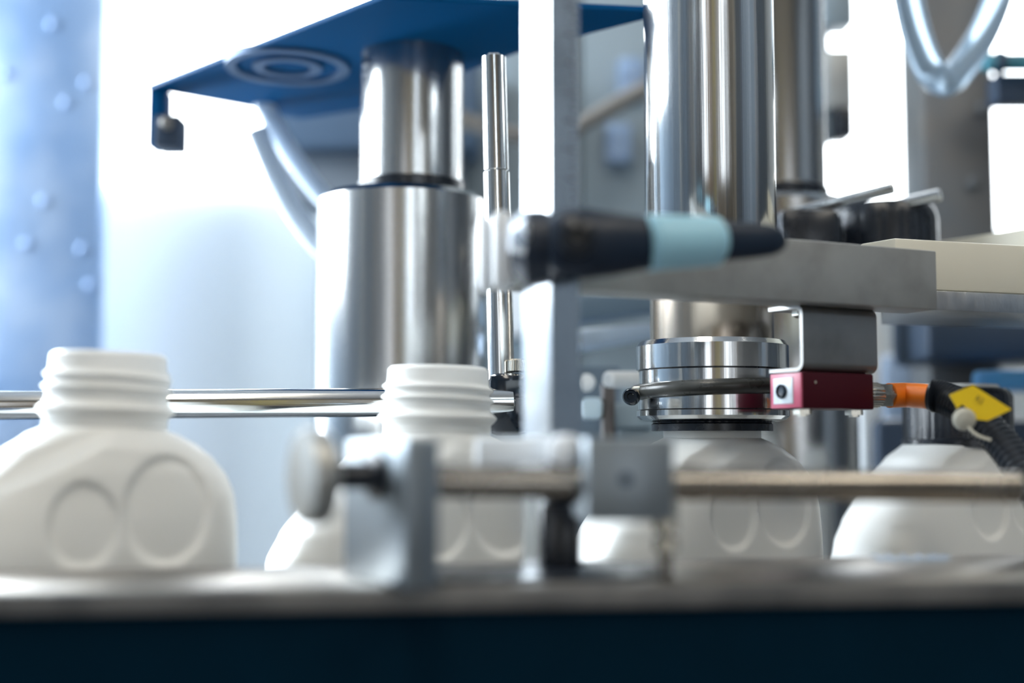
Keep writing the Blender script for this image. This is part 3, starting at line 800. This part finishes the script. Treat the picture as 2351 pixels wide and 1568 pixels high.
# ------------------------------------------------------------------ machine bits between the post and the capping head
def slab(x0, yt0, yb0, x1, yt1, yb1, Ya, Yb, dep, m, name, label, cat):
    bm = B()
    a = [W(x0, yt0, Ya), W(x1, yt1, Yb), W(x1, yb1, Yb), W(x0, yb0, Ya)]
    f = [bm.verts.new(p) for p in a]; b = [bm.verts.new(p + Vector((0, dep, 0))) for p in a]
    bm.faces.new(f); bm.faces.new(b[::-1])
    for i in range(4): bm.faces.new((f[i], b[i], b[(i + 1) % 4], f[(i + 1) % 4]))
    bevel(bm, bm.edges[:], .001)
    return tag(obj(name, bm, m), label, cat)
slab(1290, 678, 742, 1560, 672, 706, .768, .80, .03, mat('blue_grey_slab', (.16, .23, .31), .4, .4), 'star_wheel_plate', 'blue grey star wheel plate behind the ruled post, under the milled bar', 'plate')
slab(1300, 758, 808, 1560, 735, 762, .765, .795, .03, mat('pale_slab', (.50, .62, .78), .3, .6), 'guide_plate', 'pale blue guide plate sloping behind the ruled post', 'plate')
t = thing('adjuster', W(1400, 930, .75), 'small adjuster with white pin and brown stem left of the capping head ring', 'adjuster')
t['label'] = 'small adjuster with white pin and brown stem beside the capping head ring'
obj('pin', cyl(B(), W(1394, 871, .70), W(1500, 871, .73), PX(19, .71), 24, .0015), FRAMEM, t)
obj('stem', cyl(B(), W(1396, 880, .735), W(1396, 1120, .735), PX(16, .73), 20), mat('brown_stem', (.10, .085, .08), .5), t)
obj('block', pxbox(1408, 1506, 925, 982, .745, .03, .002), CABINET, t)
obj('lower_block', pxbox(1420, 1560, 982, 1100, .76, .03, .002), CABINET, t)
obj('bolt', turn(B(), [(PX(20, .72), 0), (PX(20, .72), .003), (PX(12, .72), .005)], W(1346, 880, .72), (0, -1, .2), 20), FRAMEM, t)  # white material carries the bolt's bright highlight
obj('clip', pxbox(1335, 1384, 912, 962, .72, .02, .003), mat('pale_clip', (.55, .68, .76), .35), t)
obj('backing', box(B(), (X(1357, .78), .78, Z(840, .77) / 2), PX(67, .77), .01, Z(840, .77) / 2, r=.002), mat('blue_grey_backing', (.12, .17, .23), .5), t)

# ------------------------------------------------------------------ front clamps, knob and rod
yk = math.radians(-62)          # long face of the near block looks toward the windows
Yb_ = .378
c1 = Vector((X(931, Yb_), Yb_, 0))
un = Vector((-math.sin(math.radians(62)), -math.cos(math.radians(62)), 0))   # normal of the long lit face
ul_ = Vector((-math.cos(math.radians(62)), math.sin(math.radians(62)), 0))   # along it, away from the camera
LB, WB = .050, .0112
ctr = c1 + ul_ * LB / 2 - un * WB / 2
t = thing('clamp_block', (ctr.x, ctr.y, zt), 'grey clamp block with round knob standing in front of the second bottle', 'clamp')
zb_hi = Z(1006, Yb_)
obj('block_body', box(B(), (ctr.x, ctr.y, (zb_hi + zt) / 2), LB / 2, WB / 2, (zb_hi - zt) / 2, math.atan2(ul_.y, ul_.x), r=.0015), ALU_BLOCK, t)
kc = c1 + ul_ * .020 + Vector((0, 0, Z(1092, .395)))
shaft_end = kc + un * .017
obj('knob_shaft', cyl(B(), kc - un * .001, shaft_end, .0042, 24, .0005), BLACK, t)
obj('washer', turn(B(), [(.0075, 0), (.0075, .002), (.006, .003)], kc, un, 28), BLACK, t)
bm = B(); turn(bm, [(.011, 0), (.0138, .0012), (.0142, .003), (.0142, .0068), (.0132, .0085), (.006, .009)], shaft_end - un * .001, un, 48)
obj('knob', bm, mat('satin_knob', (.40, .40, .38), .35, .8, .08, 60), t)

Yr = .415
tag(obj('front_rod', cyl(B(), W(935, 1104, .40), W(2344, 1119, .432), PX(36.5, Yr), 40, .0012), ROD_WORN), 'worn round rod running through the front clamps past the capped bottles', 'rod')
c2 = W(1436, 1100, .395)
t = thing('rod_clamp', (c2.x, c2.y, zt), 'square grey clamp with a small hole on the worn front rod', 'clamp')
obj('block_body', box(B(), (c2.x, c2.y + .012, (Z(1005, .395) + Z(1197, .395)) / 2), PX(103, .395), .013, (Z(1005, .395) - Z(1197, .395)) / 2, math.radians(6), r=.0012), ALU_BLOCK, t)
obj('screw_hole', turn(B(), [(.0020, 0), (.0020, .0003), (.0012, .0004)], (c2.x, c2.y - .0012, Z(1100, .395)), (.1, -1, 0), 20), DARKM, t)
obj('boss', pxbox(1268, 1340, 996, 1082, .405, .02, .004, math.radians(-14)), mat('boss_window_glare', (.86, .90, .95), .3), t)  # bright window reflection painted white on this piece
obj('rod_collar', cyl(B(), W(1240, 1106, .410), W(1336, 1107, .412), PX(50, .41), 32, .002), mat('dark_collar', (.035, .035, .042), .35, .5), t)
obj('reflection_band', cyl(B(), W(1546, 1109, .418), W(1628, 1110, .419), PX(40, .418), 32, .003), mat('dark_rod_reflection', (.06, .045, .04), .4, .3), t)  # dark reflection on the rod, built as a brown band
obj('stud', cyl(B(), (X(1525, .42), .42, zt), (X(1525, .42), .42, Z(1180, .42)), PX(17, .42), 20), ROD_WORN, t)
for yy in (1168, 1205, 1250):
    obj('nut', turn(B(), [(PX(30, .42), -.002), (PX(30, .42), .002), (PX(24, .42), .0026)], (X(1528, .42), .42, Z(yy, .42)), (0, 0, 1), 6), NICKEL, t)
obj('crossbar', pxbox(1092, 1250, 1004, 1074, .424, .012, .0015), mat('crossbar_window_glare', (.80, .86, .92), .4), t)  # silver bar coloured white to imitate the window it reflects
bm = B()
p0, p1, p2, p3 = Wz(880, 1345, zt), Wz(1530, 1330, zt), Wz(1530, 1300, zt), Wz(880, 1312, zt)
prism(bm, [(p.x, p.y) for p in (p0, p1, p2, p3)], zt, zt + .0015, .0003)
tag(obj('base_plate', bm, BLACK), 'thin dark base plate under the front clamps', 'plate')
